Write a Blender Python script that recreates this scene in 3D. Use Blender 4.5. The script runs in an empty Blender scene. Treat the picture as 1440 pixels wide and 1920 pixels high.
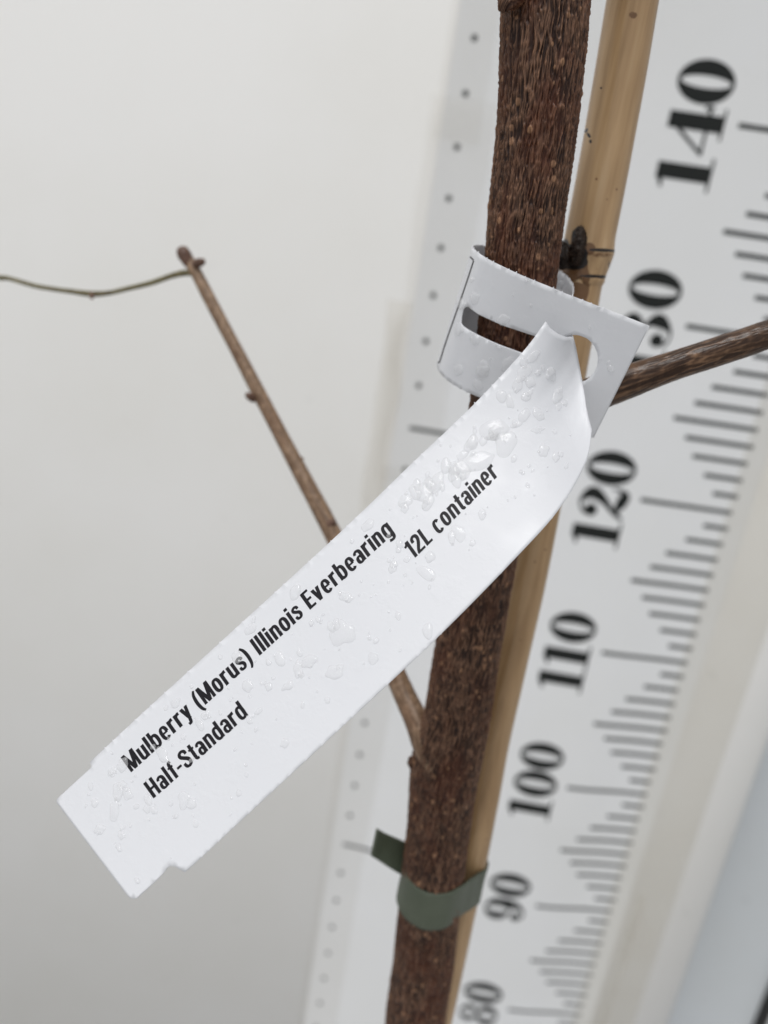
import bpy, math, random
import numpy as np
from mathutils import Vector, Matrix, geometry
from mathutils.bvhtree import BVHTree
random.seed(5); rng = np.random.default_rng(11)
S = bpy.context.scene; C = S.collection
CM = 0.01

# ------------------------------------------------------------------ camera
cam_d = bpy.data.cameras.new('camera'); cam = bpy.data.objects.new('camera', cam_d); C.objects.link(cam)
CAM = np.array([1.033, -44.664, 131.165])
cam.location = CAM*CM
cam.rotation_mode = 'XYZ'
cam.rotation_euler = (math.radians(71.6436), math.radians(-8.3070), math.radians(5.1945))
F = 1442.0
cam_d.sensor_fit = 'VERTICAL'; cam_d.sensor_height = 24; cam_d.sensor_width = 18; cam_d.lens = F/1920*24
cam_d.clip_start = 0.01; cam_d.clip_end = 300
cam_d.dof.use_dof = True; cam_d.dof.focus_distance = 0.1425; cam_d.dof.aperture_fstop = 7.2
S.camera = cam
# ------------------------------------------------------------------ light
W = bpy.data.worlds.new('World'); S.world = W; W.use_nodes = True
nt = W.node_tree; bg = nt.nodes['Background']
sky = nt.nodes.new('ShaderNodeTexSky'); sky.sky_type = 'NISHITA'; sky.sun_disc = False
SUN_EL, SUN_AZ = 69, 208       # azimuth clockwise from +Y : in front of the board, over the photographer's left shoulder
sky.sun_elevation = math.radians(SUN_EL); sky.sun_rotation = math.radians(SUN_AZ)
sky.air_density = 1.0; sky.dust_density = 2.0; sky.ozone_density = 1.0
hs = nt.nodes.new('ShaderNodeHueSaturation'); hs.inputs['Saturation'].default_value = 0.16   # cloud cover
nt.links.new(sky.outputs[0], hs.inputs['Color']); nt.links.new(hs.outputs[0], bg.inputs[0]); bg.inputs[1].default_value = 0.12
sl = bpy.data.lights.new('sun', 'SUN'); sl.energy = 1.45; sl.angle = math.radians(24); sl.color = (1, 0.985, 0.965)
sun = bpy.data.objects.new('sun', sl); C.objects.link(sun)
az, el = math.radians(SUN_AZ), math.radians(SUN_EL)
sdir = Vector((math.sin(az)*math.cos(el), math.cos(az)*math.cos(el), math.sin(el)))
sun.rotation_euler = sdir.to_track_quat('Z', 'Y').to_euler(); sun.location = sdir*3
S.view_settings.view_transform = 'Standard'; S.view_settings.look = 'None'
S.view_settings.gamma = 1; S.view_settings.use_curve_mapping = False; S.view_settings.exposure = 0.12

# ------------------------------------------------------------------ helpers
def Rm():
    rx, ry, rz = (math.radians(a) for a in (71.6436, -8.3070, 5.1945))
    return np.array(Matrix.Rotation(rz, 3, 'Z') @ Matrix.Rotation(ry, 3, 'Y') @ Matrix.Rotation(rx, 3, 'X'))
RM = Rm()
def at(px, py, d):                     # a point seen at (px,py), d cm in front of the lens; result in cm
    return CAM + RM @ np.array([(px-720)/F*d, -(py-960)/F*d, -d])
def proj(Pw):
    q = (np.asarray(Pw)-CAM) @ RM
    return np.stack([720+F*q[..., 0]/-q[..., 2], 960-F*q[..., 1]/-q[..., 2]], -1)
def on_plane(px, py, Y=0.0):
    w = RM @ np.array([(px-720)/F, -(py-960)/F, -1]); return CAM + (Y-CAM[1])/w[1]*w

def link(name, me, mat=None, parent=None):
    o = bpy.data.objects.new(name, me); C.objects.link(o)
    if mat: me.materials.append(mat)
    if parent: o.parent = parent
    return o
def tag(o, label, cat, group=None):
    o['label'] = label; o['category'] = cat
    if group: o['group'] = group
def thing(name, label, cat, group=None):
    o = bpy.data.objects.new(name, None); o.empty_display_size = 0.01; C.objects.link(o); tag(o, label, cat, group); return o
def mesh_from(name, V, Fs, smooth=True):        # V in cm
    me = bpy.data.meshes.new(name)
    me.from_pydata((np.asarray(V)*CM).tolist(), [], [list(map(int, f)) for f in Fs]); me.update()
    if smooth: me.polygons.foreach_set('use_smooth', [True]*len(me.polygons))
    return me
def grid_mesh(name, G, wrap=False, attrs=None, flip=False):  # G: rows x cols x 3 (cm); fast path
    r, c = G.shape[:2]
    i = np.arange(r-1)[:, None]; j = np.arange(c if wrap else c-1)[None, :]; j2 = (j+1) % c
    q = np.stack([i*c+j+0*j2, i*c+j2, (i+1)*c+j2, (i+1)*c+j+0*j2], -1).reshape(-1, 4)
    if flip: q = q[:, ::-1]
    me = bpy.data.meshes.new(name)
    me.vertices.add(r*c); me.vertices.foreach_set('co', (G*CM).astype(np.float32).ravel())
    me.loops.add(q.size); me.loops.foreach_set('vertex_index', q.astype(np.int32).ravel())
    me.polygons.add(len(q)); me.polygons.foreach_set('loop_start', np.arange(0, q.size, 4, dtype=np.int32))
    me.update(calc_edges=True)
    me.polygons.foreach_set('use_smooth', np.ones(len(q), bool))
    for k, v in (attrs or {}).items():
        a = me.attributes.new(k, 'FLOAT', 'POINT'); a.data.foreach_set('value', v.astype(np.float32).ravel())
    me.validate(); me.update()
    return me
def spline(ctrl, t):                   # Catmull-Rom through ctrl rows, t array in 0..n-1
    P = np.asarray(ctrl, float); n = len(P)
    P = np.vstack([2*P[0]-P[1], P, 2*P[-1]-P[-2]])
    t = np.clip(np.asarray(t, float), 0, n-1-1e-9); i = t.astype(int); f = (t-i)[..., None]
    a, b, c, d = P[i], P[i+1], P[i+2], P[i+3]
    return 0.5*((2*b)+(-a+c)*f+(2*a-5*b+4*c-d)*f**2+(-a+3*b-3*c+d)*f**3)
def perlin(u, v, nu, seed=0):          # periodic in u with period nu
    r = np.random.default_rng(seed); nv = 4096
    ang = r.random((nu, nv))*2*np.pi
    iu = np.floor(u).astype(int); iv = np.floor(v).astype(int); fu = u-iu; fv = v-iv
    def g(a, b, x, y):
        an = ang[a % nu, b % nv]; return np.cos(an)*x+np.sin(an)*y
    su = fu*fu*fu*(fu*(fu*6-15)+10); sv = fv*fv*fv*(fv*(fv*6-15)+10)
    n0 = g(iu, iv, fu, fv)*(1-su)+g(iu+1, iv, fu-1, fv)*su
    n1 = g(iu, iv+1, fu, fv-1)*(1-su)+g(iu+1, iv+1, fu-1, fv-1)*su
    return 1.4*(n0*(1-sv)+n1*sv)

# ------------------------------------------------------------------ materials
def mat(name):
    m = bpy.data.materials.new(name); m.use_nodes = True; n = m.node_tree
    return m, n, n.nodes['Principled BSDF'], n.nodes['Material Output']
def N(n, t, **k):
    x = n.nodes.new(t)
    for a, b in k.items():
        if a.startswith('_'): setattr(x, a[1:], b)
        else: x.inputs[a.replace('__', ' ')].default_value = b
    return x
def ramp(n, src, stops):
    r = n.nodes.new('ShaderNodeValToRGB'); e = r.color_ramp.elements
    e[0].position, e[0].color = stops[0][0], (*stops[0][1], 1)
    e[1].position, e[1].color = stops[-1][0], (*stops[-1][1], 1)
    for p, c in stops[1:-1]:
        x = e.new(p); x.color = (*c, 1)
    n.links.new(src, r.inputs[0]); return r
def mixc(n, fac, a, b, mode='MIX'):
    x = n.nodes.new('ShaderNodeMix'); x.data_type = 'RGBA'; x.blend_type = mode
    for s, v in ((x.inputs[0], fac), (x.inputs[6], a), (x.inputs[7], b)):
        if hasattr(v, 'is_output'): n.links.new(v, s)
        else: s.default_value = v if isinstance(v, (int, float)) else (*v, 1)
    return x.outputs[2]
def coords(n, scale=(1, 1, 1)):
    t = n.nodes.new('ShaderNodeTexCoord'); m = n.nodes.new('ShaderNodeMapping'); m.inputs['Scale'].default_value = scale
    n.links.new(t.outputs['Object'], m.inputs[0]); return m.outputs[0]
def noise(n, vec, scale, detail=4, rough=.55):
    x = N(n, 'ShaderNodeTexNoise', Scale=scale, Detail=detail, Roughness=rough); n.links.new(vec, x.inputs['Vector']); return x.outputs[0]
def bump(n, b, h, strength, dist):
    x = N(n, 'ShaderNodeBump', Strength=strength, Distance=dist); n.links.new(h, x.inputs['Height']); n.links.new(x.outputs[0], b.inputs['Normal']); return x

def m_panel(name, base, dirt, rough=.7, amt=.35):
    m, n, b, o = mat(name); v = coords(n)
    a = noise(n, v, 6, 5); s = noise(n, v, 60, 6, .6)
    f = ramp(n, a, [(.4, (0, 0, 0)), (.75, (1, 1, 1))]).outputs[0]
    c = mixc(n, f, base, tuple(x*y for x, y in zip(base, (.95, .945, .925))))
    sp = ramp(n, s, [(.66, (0, 0, 0)), (.76, (1, 1, 1))]).outputs[0]
    mu = n.nodes.new('ShaderNodeMath'); mu.operation = 'MULTIPLY'; mu.inputs[1].default_value = amt; n.links.new(sp, mu.inputs[0])
    c = mixc(n, mu.outputs[0], c, dirt)
    n.links.new(c, b.inputs['Base Color']); b.inputs['Roughness'].default_value = rough; b.inputs['Specular IOR Level'].default_value = .3
    bump(n, b, a, .15, .002)
    return m
M_board = m_panel('board_laminate', (.765, .76, .74), (.46, .45, .42))
M_back = m_panel('painted_panel', (.60, .63, .65), (.42, .43, .44))
M_pale = m_panel('pale_trim', (.66, .67, .66), (.5, .5, .48))
M_chart = m_panel('chart_film', (.82, .83, .835), (.66, .66, .65), .6, .25)
def m_plain(name, col, rough=.5, spec=.5):
    m, n, b, o = mat(name); b.inputs['Base Color'].default_value = (*col, 1); b.inputs['Roughness'].default_value = rough
    b.inputs['Specular IOR Level'].default_value = spec; return m, n, b
M_ink = m_plain('scale_ink', (.015, .017, .016), .55, .22)[0]
M_tick = m_plain('scale_tick_ink', (.025, .029, .027), .55, .25)[0]
M_print = m_plain('label_print', (.008, .007, .010), .5, .25)[0]
M_black = m_plain('rubber', (.008, .008, .008), .6)[0]
def m_tape(name, tint, alpha, dirt=None):
    m, n, b, o = mat(name); v = coords(n)
    tr = N(n, 'ShaderNodeBsdfTransparent'); tr.inputs[0].default_value = (*tint, 1)
    di = N(n, 'ShaderNodeBsdfDiffuse'); gl = N(n, 'ShaderNodeBsdfGlossy', Roughness=.22)
    s = noise(n, v, 25, 5, .6)
    c = ramp(n, s, [(.42, (.74, .735, .71)), (.75, dirt or (.62, .60, .55))]).outputs[0]; n.links.new(c, di.inputs[0])
    m1 = N(n, 'ShaderNodeMixShader', Fac=alpha); n.links.new(tr.outputs[0], m1.inputs[1]); n.links.new(di.outputs[0], m1.inputs[2])
    m2 = N(n, 'ShaderNodeMixShader', Fac=.04); n.links.new(m1.outputs[0], m2.inputs[1]); n.links.new(gl.outputs[0], m2.inputs[2])
    bp = N(n, 'ShaderNodeBump', Strength=.3, Distance=.001); n.links.new(s, bp.inputs['Height']); n.links.new(bp.outputs[0], gl.inputs['Normal'])
    n.links.new(m2.outputs[0], o.inputs[0]); return m
M_tape = m_tape('clear_tape', (.994, .99, .983), .05)
M_tape2 = m_tape('yellowed_tape', (.975, .965, .94), .13, (.60, .57, .51))
M_dirt = m_tape('dirty_tape_edge', (.98, .97, .95), .11, (.42, .37, .30))

def m_bark(name, furrow, ridge, lent, red, fine=900, wet=.42):
    m, n, b, o = mat(name)
    at_ = N(n, 'ShaderNodeAttribute', _attribute_name='ridge'); al = N(n, 'ShaderNodeAttribute', _attribute_name='lenticel')
    v = coords(n, (1, 1, .25)); f1 = noise(n, v, fine, 4, .7); v2 = coords(n, (1, 1, .5)); f2 = noise(n, v2, 130, 3)
    r = ramp(n, at_.outputs['Fac'], [(.18, furrow), (.55, tuple(.6*x+.4*y for x, y in zip(furrow, ridge))), (.9, ridge)]).outputs[0]
    f2r = ramp(n, f2, [(.46, (0, 0, 0)), (.66, (1, 1, 1))]).outputs[0]
    mm = n.nodes.new('ShaderNodeMath'); mm.operation = 'MULTIPLY'; mm.inputs[1].default_value = .55; n.links.new(f2r, mm.inputs[0])
    c = mixc(n, mm.outputs[0], r, red)
    k = ramp(n, f1, [(.3, (.62, .6, .6)), (.7, (1.25, 1.25, 1.25))]).outputs[0]
    c = mixc(n, 1.0, c, k, 'MULTIPLY')
    c = mixc(n, al.outputs['Fac'], c, lent)
    n.links.new(c, b.inputs['Base Color'])
    b.inputs['Roughness'].default_value = wet; b.inputs['Specular IOR Level'].default_value = .28
    bump(n, b, f1, .5, .0002)
    return m
M_bark = m_bark('mulberry_bark', (.022, .008, .004), (.22, .118, .070), (.33, .18, .10), (.095, .026, .010))
M_twigbark = m_bark('branch_bark', (.15, .092, .055), (.33, .225, .145), (.38, .24, .14), (.17, .09, .05), 700)
M_dkbark = m_bark('dark_branch_bark', (.034, .016, .008), (.175, .10, .056), (.26, .15, .09), (.055, .03, .018), 500, .3)
M_olive = m_bark('young_twig_bark', (.115, .10, .045), (.22, .195, .10), (.2, .15, .1), (.12, .09, .05), 700)
M_bud = m_bark('bud_scales', (.10, .055, .038), (.24, .15, .11), (.2, .1, .07), (.09, .045, .03), 900)

def m_bamboo():
    m, n, b, o = mat('bamboo'); v = coords(n, (1, 1, .06)); g = noise(n, v, 420, 4, .6); v1 = coords(n, (1, 1, .35)); l = noise(n, v1, 60, 3)
    c = ramp(n, g, [(.3, (.36, .225, .11)), (.55, (.49, .325, .175)), (.8, (.57, .41, .245))]).outputs[0]
    lr = ramp(n, l, [(.35, (.80, .76, .70)), (.65, (1.08, 1.08, 1.06))]).outputs[0]; c = mixc(n, 1.0, c, lr, 'MULTIPLY')
    # specks
    v3 = coords(n); vo = N(n, 'ShaderNodeTexVoronoi', Scale=330); n.links.new(v3, vo.inputs['Vector'])
    sp = ramp(n, vo.outputs['Distance'], [(.05, (1, 1, 1)), (.12, (0, 0, 0))]).outputs[0]
    gate = ramp(n, noise(n, v3, 170, 2), [(.54, (0, 0, 0)), (.60, (1, 1, 1))]).outputs[0]
    c = mixc(n, mixc(n, 1.0, sp, gate, 'MULTIPLY'), c, (.16, .07, .03))
    a = N(n, 'ShaderNodeAttribute', _attribute_name='scar'); br = N(n, 'ShaderNodeAttribute', _attribute_name='brown')
    jit = noise(n, v3, 500, 5, .7)
    def edge(s, lo, hi):
        ad = n.nodes.new('ShaderNodeMath'); ad.operation = 'MULTIPLY_ADD'; ad.inputs[1].default_value = 1; n.links.new(s, ad.inputs[0])
        sb = n.nodes.new('ShaderNodeMath'); sb.operation = 'MULTIPLY_ADD'; sb.inputs[1].default_value = .9; sb.inputs[2].default_value = -.45; n.links.new(jit, sb.inputs[0]); n.links.new(sb.outputs[0], ad.inputs[2])
        return ramp(n, ad.outputs[0], [(lo, (0, 0, 0)), (hi, (1, 1, 1))]).outputs[0]
    c = mixc(n, edge(br.outputs['Fac'], .42, .62), c, (.17, .085, .035))
    c = mixc(n, edge(a.outputs['Fac'], .46, .56), c, (.012, .008, .006))
    n.links.new(c, b.inputs['Base Color']); b.inputs['Roughness'].default_value = .36
    bump(n, b, g, .25, .0003); return m
M_bamboo = m_bamboo()

def m_paper():
    m, n, b, o = mat('label_film'); v = coords(n)
    a = noise(n, v, 90, 5, .6); s = noise(n, v, 1500, 2); w = noise(n, v, 260, 5, .6)
    sp = ramp(n, s, [(.80, (0, 0, 0)), (.83, (1, 1, 1))]).outputs[0]
    c = mixc(n, sp, (.76, .77, .795), (.3, .27, .25))
    n.links.new(c, b.inputs['Base Color'])
    r = ramp(n, a, [(.4, (.34,)*3), (.6, (.52,)*3)]).outputs[0]; n.links.new(r, b.inputs['Roughness'])
    b.inputs['Subsurface Weight'].default_value = .0
    wr = ramp(n, w, [(.50, (0, 0, 0)), (.66, (1, 1, 1))]).outputs[0]
    bump(n, b, wr, .12, .0002)
    # thin film lets a little light through
    tl = N(n, 'ShaderNodeBsdfTranslucent'); tl.inputs[0].default_value = (.8, .81, .83, 1)
    mx = N(n, 'ShaderNodeMixShader', Fac=.10); n.links.new(b.outputs[0], mx.inputs[1]); n.links.new(tl.outputs[0], mx.inputs[2])
    n.links.new(mx.outputs[0], o.inputs[0]); return m
M_paper = m_paper()
def m_water():
    m, n, b, o = mat('water'); b.inputs['Base Color'].default_value = (1, 1, 1, 1); b.inputs['Roughness'].default_value = .03
    b.inputs['IOR'].default_value = 1.33; b.inputs['Transmission Weight'].default_value = 1.0
    p2 = N(n, 'ShaderNodeBsdfPrincipled', Roughness=.04); p2.inputs['Base Color'].default_value = (.95, .955, .965, 1)
    m0 = N(n, 'ShaderNodeMixShader', Fac=.75); n.links.new(b.outputs[0], m0.inputs[1]); n.links.new(p2.outputs[0], m0.inputs[2])
    tr = N(n, 'ShaderNodeBsdfTransparent')
    mx = N(n, 'ShaderNodeMixShader', Fac=.68); n.links.new(m0.outputs[0], mx.inputs[1]); n.links.new(tr.outputs[0], mx.inputs[2])
    n.links.new(mx.outputs[0], o.inputs[0]); return m
M_water = m_water()
def m_tie():
    m, n, b, o = mat('green_tie'); v = coords(n); a = noise(n, v, 80, 4)
    c = ramp(n, a, [(.35, (.075, .092, .060)), (.7, (.10, .118, .082))]).outputs[0]; n.links.new(c, b.inputs['Base Color'])
    b.inputs['Roughness'].default_value = .5; bump(n, b, a, .2, .0005)
    return m
M_tie = m_tie()

# ------------------------------------------------------------------ the setting
def m_ground():
    m, n, b, o = mat('wet_concrete'); v = coords(n); a = noise(n, v, 3, 6)
    c = ramp(n, a, [(.3, (.34, .335, .325)), (.7, (.44, .435, .425))]).outputs[0]; n.links.new(c, b.inputs['Base Color']); b.inputs['Roughness'].default_value = .6; return m
g = np.array([[-3000, -3000, 0], [3000, -3000, 0], [3000, 3000, 0], [-3000, 3000, 0]], float)
gr = link('ground', mesh_from('ground', g, [(0, 1, 2, 3)], False), m_ground()); gr['kind'] = 'structure'

# measuring board: a slab whose right side rolls back
def board_section():
    xs = [(-95, 0)]
    xs += [(x, 0) for x in np.linspace(-60, 22.5, 12)]
    for k in range(1, 13):
        a = k/12*math.radians(62); xs.append((22.5+4.4*math.sin(a), 2.2*(1-math.cos(a))))
    xs += [(26.5, 1.9), (26.4, 3.0), (-95, 3.0)]
    return xs
def prism(name, sec, z0, z1, m, parent=None, nz=2):
    n_ = len(sec); V = []; Fs = []
    for z in (z0, z1): V += [(x, y, z) for x, y in sec]
    for i in range(n_): j = (i+1) % n_; Fs.append((i, j, n_+j, n_+i))
    Fs.append(tuple(range(n_))[::-1]); Fs.append(tuple(range(n_, 2*n_)))
    me = mesh_from(name, V, Fs, False)
    return link(name, me, m, parent)
board = prism('display_board', board_section(), 0.2, 205, M_board)
for p in board.data.polygons: p.use_smooth = len(p.vertices) == 4 and p.normal.y < -.3
tag(board, 'pale grey flat backing board behind the young tree, carrying the height chart', 'board')
e1 = on_plane(1440, 1855, 6.0); 
bp = prism('wall_panel', [(27.2, 6.0), (e1[0]-.1, 6.0), (e1[0]-.1, 8), (27.2, 8), (15, 8), (15, 6.0)], 0.2, 205, M_back)
tag(bp, 'blue grey flat panel beyond the rolled right edge of the backing board', 'panel')
gk = prism('rubber_seal', [(e1[0]-.1, 5.6), (e1[0]+.75, 5.6), (e1[0]+.75, 8), (e1[0]-.1, 8)], 0.2, 205, M_black)
tag(gk, 'thin black seal running down the bottom right corner', 'seal')
pt = prism('side_trim', [(e1[0]+.75, 5.9), (e1[0]+30, 5.9), (e1[0]+30, 8), (e1[0]+.75, 8)], 0.2, 205, M_pale)
tag(pt, 'pale strip outside the black seal in the bottom right corner', 'trim')

# ------------------------------------------------------------------ height chart
def lerp_tab(z, tab):
    zs, hs = zip(*sorted(tab)); return np.interp(z, zs, hs)
def bulge(x, z):
    H = lerp_tab(z, [(0, .3), (60, .6), (80, .78), (90, .9), (97, .95), (105, .8), (112, .6), (120, .38), (130, .28), (142, .22), (160, .3), (200, .2)])
    s = np.interp(x, [-1, 0.8, 2.5, 5, 9, 13, 15, 17.5, 19.5, 20.5], [0, .0, .25, .62, .98, 1, .82, .28, .02, 0])
    return H*s
def cpt(x, z, off): return (x, -float(bulge(x, z))-.03-off, z)
chart = thing('height_chart', 'white printed height chart with centimetre marks and large black numbers behind the tree', 'height chart')
xs = np.interp(np.linspace(0, 1, 120), [0, 1], [-1.0, 20.3]); zs = np.linspace(40, 200, 400)
X, Z = np.meshgrid(xs, zs); sm = bulge(X, Z)
k_ = np.ones(9)/9
sm = np.apply_along_axis(lambda r: np.convolve(np.pad(r, 4, 'edge'), k_, 'valid'), 1, sm)
def bulge(x, z, _X=xs, _Z=zs, _s=sm):      # smoothed lookup shared by everything printed or taped on the chart
    x = np.clip(x, _X[0], _X[-1]); z = np.clip(z, _Z[0], _Z[-1]-1e-6)
    i = (x-_X[0])/(_X[1]-_X[0]); j = (z-_Z[0])/(_Z[1]-_Z[0])
    i0 = np.minimum(np.floor(i).astype(int), len(_X)-2); j0 = np.minimum(np.floor(j).astype(int), len(_Z)-2); fi = i-i0; fj = j-j0
    return (_s[j0, i0]*(1-fi)+_s[j0, i0+1]*fi)*(1-fj)+(_s[j0+1, i0]*(1-fi)+_s[j0+1, i0+1]*fi)*fj
link('chart_sheet', grid_mesh('chart_sheet', np.stack([X, -sm-.03, Z], -1)), M_chart, chart)

class Flat:                             # collects flat printed shapes in chart space
    def __init__(s): s.V = []; s.F = []; s.k = 0
    def quad_strip(s, L, R):
        b0 = len(s.V); off = .012+.0015*(s.k % 8); s.k += 1
        for a, b in zip(L, R): s.V += [cpt(a[0], a[1], off), cpt(b[0], b[1], off)]
        for i in range(len(L)-1): s.F.append((b0+2*i, b0+2*i+1, b0+2*i+3, b0+2*i+2))
    def bar(s, x0, x1, z0, z1, n=24):
        t = np.linspace(x0, x1, n); s.quad_strip([(x, z0) for x in t], [(x, z1) for x in t])
    def build(s, name, m, parent): return link(name, mesh_from(name, s.V, s.F, False), m, parent)
LEFT = {0: 13.89, 5: 14.53, 4: 15.45, 6: 15.45, 3: 16.15, 7: 16.15, 2: 17.1, 8: 17.1, 1: 17.9, 9: 17.9}
for z in range(72, 151):
    marks = Flat(); marks.bar(LEFT[z % 10], 19.36+random.uniform(-.05, .05), z-.125, z+.125)
    marks.build('centimetre_mark', M_tick, chart)
for k in range(27, 60):
    z = k*2.54; dots = Flat()
    if k % 12 == 0: dots.bar(-.15, 3.0, z-.12, z+.12, 20)
    else:
        a = np.linspace(0, math.pi, 9); r = .17
        dots.quad_strip([(r*math.cos(t), z+r*math.sin(t)) for t in a], [(r*math.cos(t), z-r*math.sin(t)) for t in a])
    dots.build('inch_mark', M_tick, chart)

# fat-face numerals, glyph units: x along reading, y up, height 1
def ell(cx, cy, rx, ry, n=49, a0=0, a1=2*math.pi): return [(cx+rx*math.cos(t), cy+ry*math.sin(t)) for t in np.linspace(a0, a1, n)]
def ring(cx, cy, rx, ry, ix, iy): return [('strip', ell(cx, cy, rx, ry), ell(cx, cy, ix, iy))]
def rect(x0, y0, x1, y1): return [('strip', [(x0, y) for y in np.linspace(y0, y1, 12)], [(x1, y) for y in np.linspace(y0, y1, 12)])]
def disc(cx, cy, r): a = np.linspace(0, math.pi, 13); return [('strip', [(cx+r*math.cos(t), cy+r*math.sin(t)) for t in a], [(cx+r*math.cos(t), cy-r*math.sin(t)) for t in a])]
def stroke(pts):                        # (x, y, width) control points
    P = spline(pts, np.linspace(0, len(pts)-1, 12*(len(pts)-1)+1)); d = np.gradient(P[:, :2], axis=0); d /= np.linalg.norm(d, axis=1)[:, None]+1e-9
    nrm = np.stack([-d[:, 1], d[:, 0]], 1); w = P[:, 2:3]/2
    return [('strip', (P[:, :2]+nrm*w).tolist(), (P[:, :2]-nrm*w).tolist())]
G = {
 '0': (.76, ring(.37, .5, .36, .51, .10, .445)),
 '1': (.60, rect(.15, .02, .43, 1.0)+rect(.0, .0, .58, .05)+stroke([(.17, .93, .10), (.08, .89, .07), (.0, .88, .05)])),
 '2': (.74, stroke([(.14, .70, .03), (.10, .84, .06), (.32, .965, .07), (.54, .76, .27), (.40, .48, .16), (.16, .24, .07), (.05, .05, .05)])+disc(.17, .72, .135)
       + stroke([(.06, .05, .05), (.20, .20, .10), (.38, .14, .22), (.56, .10, .22), (.66, .20, .07), (.69, .36, .04)])),
 '3': (.72, stroke([(.14, .80, .05), (.16, .93, .05), (.34, .975, .06), (.49, .78, .25), (.38, .55, .06), (.25, .53, .04)])+disc(.17, .78, .12)
       + stroke([(.25, .53, .04), (.40, .52, .06), (.53, .28, .27), (.34, .02, .06), (.12, .06, .05), (.08, .22, .04)])+disc(.16, .24, .13)),
 '4': (.82, rect(.40, .03, .68, 1.0)+rect(.0, .27, .80, .325)+rect(.28, .0, .80, .045)+stroke([(.56, .99, .06), (.30, .66, .06), (.03, .30, .06)])+rect(.76, .24, .82, .40)),
 '8': (.78, ring(.38, .755, .29, .245, .11, .205)+ring(.38, .27, .35, .28, .12, .225)),
 '9': (.78, ring(.36, .68, .34, .32, .10, .275)+stroke([(.58, .72, .16), (.585, .5, .26), (.54, .24, .20), (.38, .03, .06), (.18, .05, .05), (.12, .2, .04)])+disc(.19, .2, .12)),
}
for zc in range(80, 150, 10):
    txt = str(zc); tot = sum(G[c][0] for c in txt)-.03; x = 0; fl = Flat(); Hh = 2.8
    for ch in txt:
        w, parts = G[ch]
        for _, L, R in parts:
            f = lambda p: (13.2-p[1]*Hh, zc+{140: -.3, 130: -.25, 120: -.33, 110: -.35, 100: .12, 90: .3, 80: .12}[zc]+(x+p[0]-tot/2)*Hh)
            fl.quad_strip([f(p) for p in L], [f(p) for p in R])
        x += w
    fl.build('printed_number', M_ink, chart)

# clear tape over both long edges, in overlapping lengths
def tape(x0, x1, z0, z1, off, m, name, label, wob=.12, sd=0, lift=None):
    r = np.random.default_rng(sd); zz = np.linspace(z0, z1, max(8, int((z1-z0)*1.5))); tt = np.linspace(0, 1, 14)
    wl = np.interp(zz, np.linspace(z0, z1, 9), r.normal(0, wob, 9)); wr = np.interp(zz, np.linspace(z0, z1, 9), r.normal(0, wob, 9))
    XX = (x0+wl)[:, None]*(1-tt)+(x1+wr)[:, None]*tt; ZZ = np.repeat(zz[:, None], 14, 1)
    YY = -bulge(XX, ZZ)-.03-off*.12-.02
    YY = np.where(XX > 22.4, YY+np.clip(XX-22.5, 0, 5)**2*.08, YY)
    o = link(name, grid_mesh(name, np.stack([XX, YY, ZZ], -1)), m); tag(o, label, 'tape', 'clear tape holding down the height chart'); return o
tape(-1.45, 1.05, 137.4, 200, 1, M_tape, 'clear_tape', 'clear tape over the left chart edge, topmost length', sd=1)
tape(-1.75, 1.75, 118.5, 139.4, 2, M_tape, 'clear_tape', 'clear tape over the left chart edge, length level with the label loop', sd=2)
tape(-1.3, 1.55, 40, 119.5, 1, M_tape, 'clear_tape', 'clear tape over the left chart edge, lowest length beside the trunk', sd=3)
tape(-2.3, -1.15, 108, 129, 3, M_dirt, 'clear_tape', 'narrow dirty brownish sliver of tape just left of the row of dots', .1, sd=4)
tape(18.9, 23.4, 40, 200, 1, M_tape2, 'clear_tape', 'wide yellowed tape over the right ends of the ruler lines', .06, sd=5)
tape(20.7, 21.0, 40, 92, 3, M_dirt, 'clear_tape', 'thin dirty crease of tape right of the ruler lines from 80 to 90', .16, sd=6)

# ------------------------------------------------------------------ wood
def tube(name, path, nu, nv, m, parent, disp, cap=True):
    """path: rows (px,py,depth,width_px) -> tapered tube with bark relief"""
    ctr = np.array([list(at(a, b, d))+[w/2*d/F] for a, b, d, w in path])
    return tube3(name, ctr, nu, nv, m, parent, disp, cap)
def tube3(name, ctr, nu, nv, m, parent, disp, cap=True):
    L = np.r_[0, np.cumsum(np.linalg.norm(np.diff(ctr[:, :3], axis=0), axis=1))]
    s = np.linspace(0, L[-1], nv); t = np.interp(s, L, np.arange(len(L)))
    P = spline(ctr, t); c = P[:, :3]; r = P[:, 3]
    T = np.gradient(c, axis=0); T /= np.linalg.norm(T, axis=1)[:, None]
    ref = np.array([0, -1.0, 0]) if abs(T[0][1]) < .8 else np.array([0, 0, 1.0])
    U = ref-(T@ref)[:, None]*T; U /= np.linalg.norm(U, axis=1)[:, None]; V = np.cross(T, U)
    th = np.linspace(0, 2*np.pi, nu, endpoint=False)
    TH, SS = np.meshgrid(th, s)
    h, attrs = disp(TH, SS, r)
    RR = r[:, None]+h
    if cap:
        RR[0] *= .05; RR[-1] *= .05
        if nv > 6: RR[1] *= .8; RR[-2] *= .8
    Gd = c[:, None]+RR[..., None]*(np.cos(TH)[..., None]*U[:, None]+np.sin(TH)[..., None]*V[:, None])
    return link(name, grid_mesh(name, Gd, True, attrs), m, parent)
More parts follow.
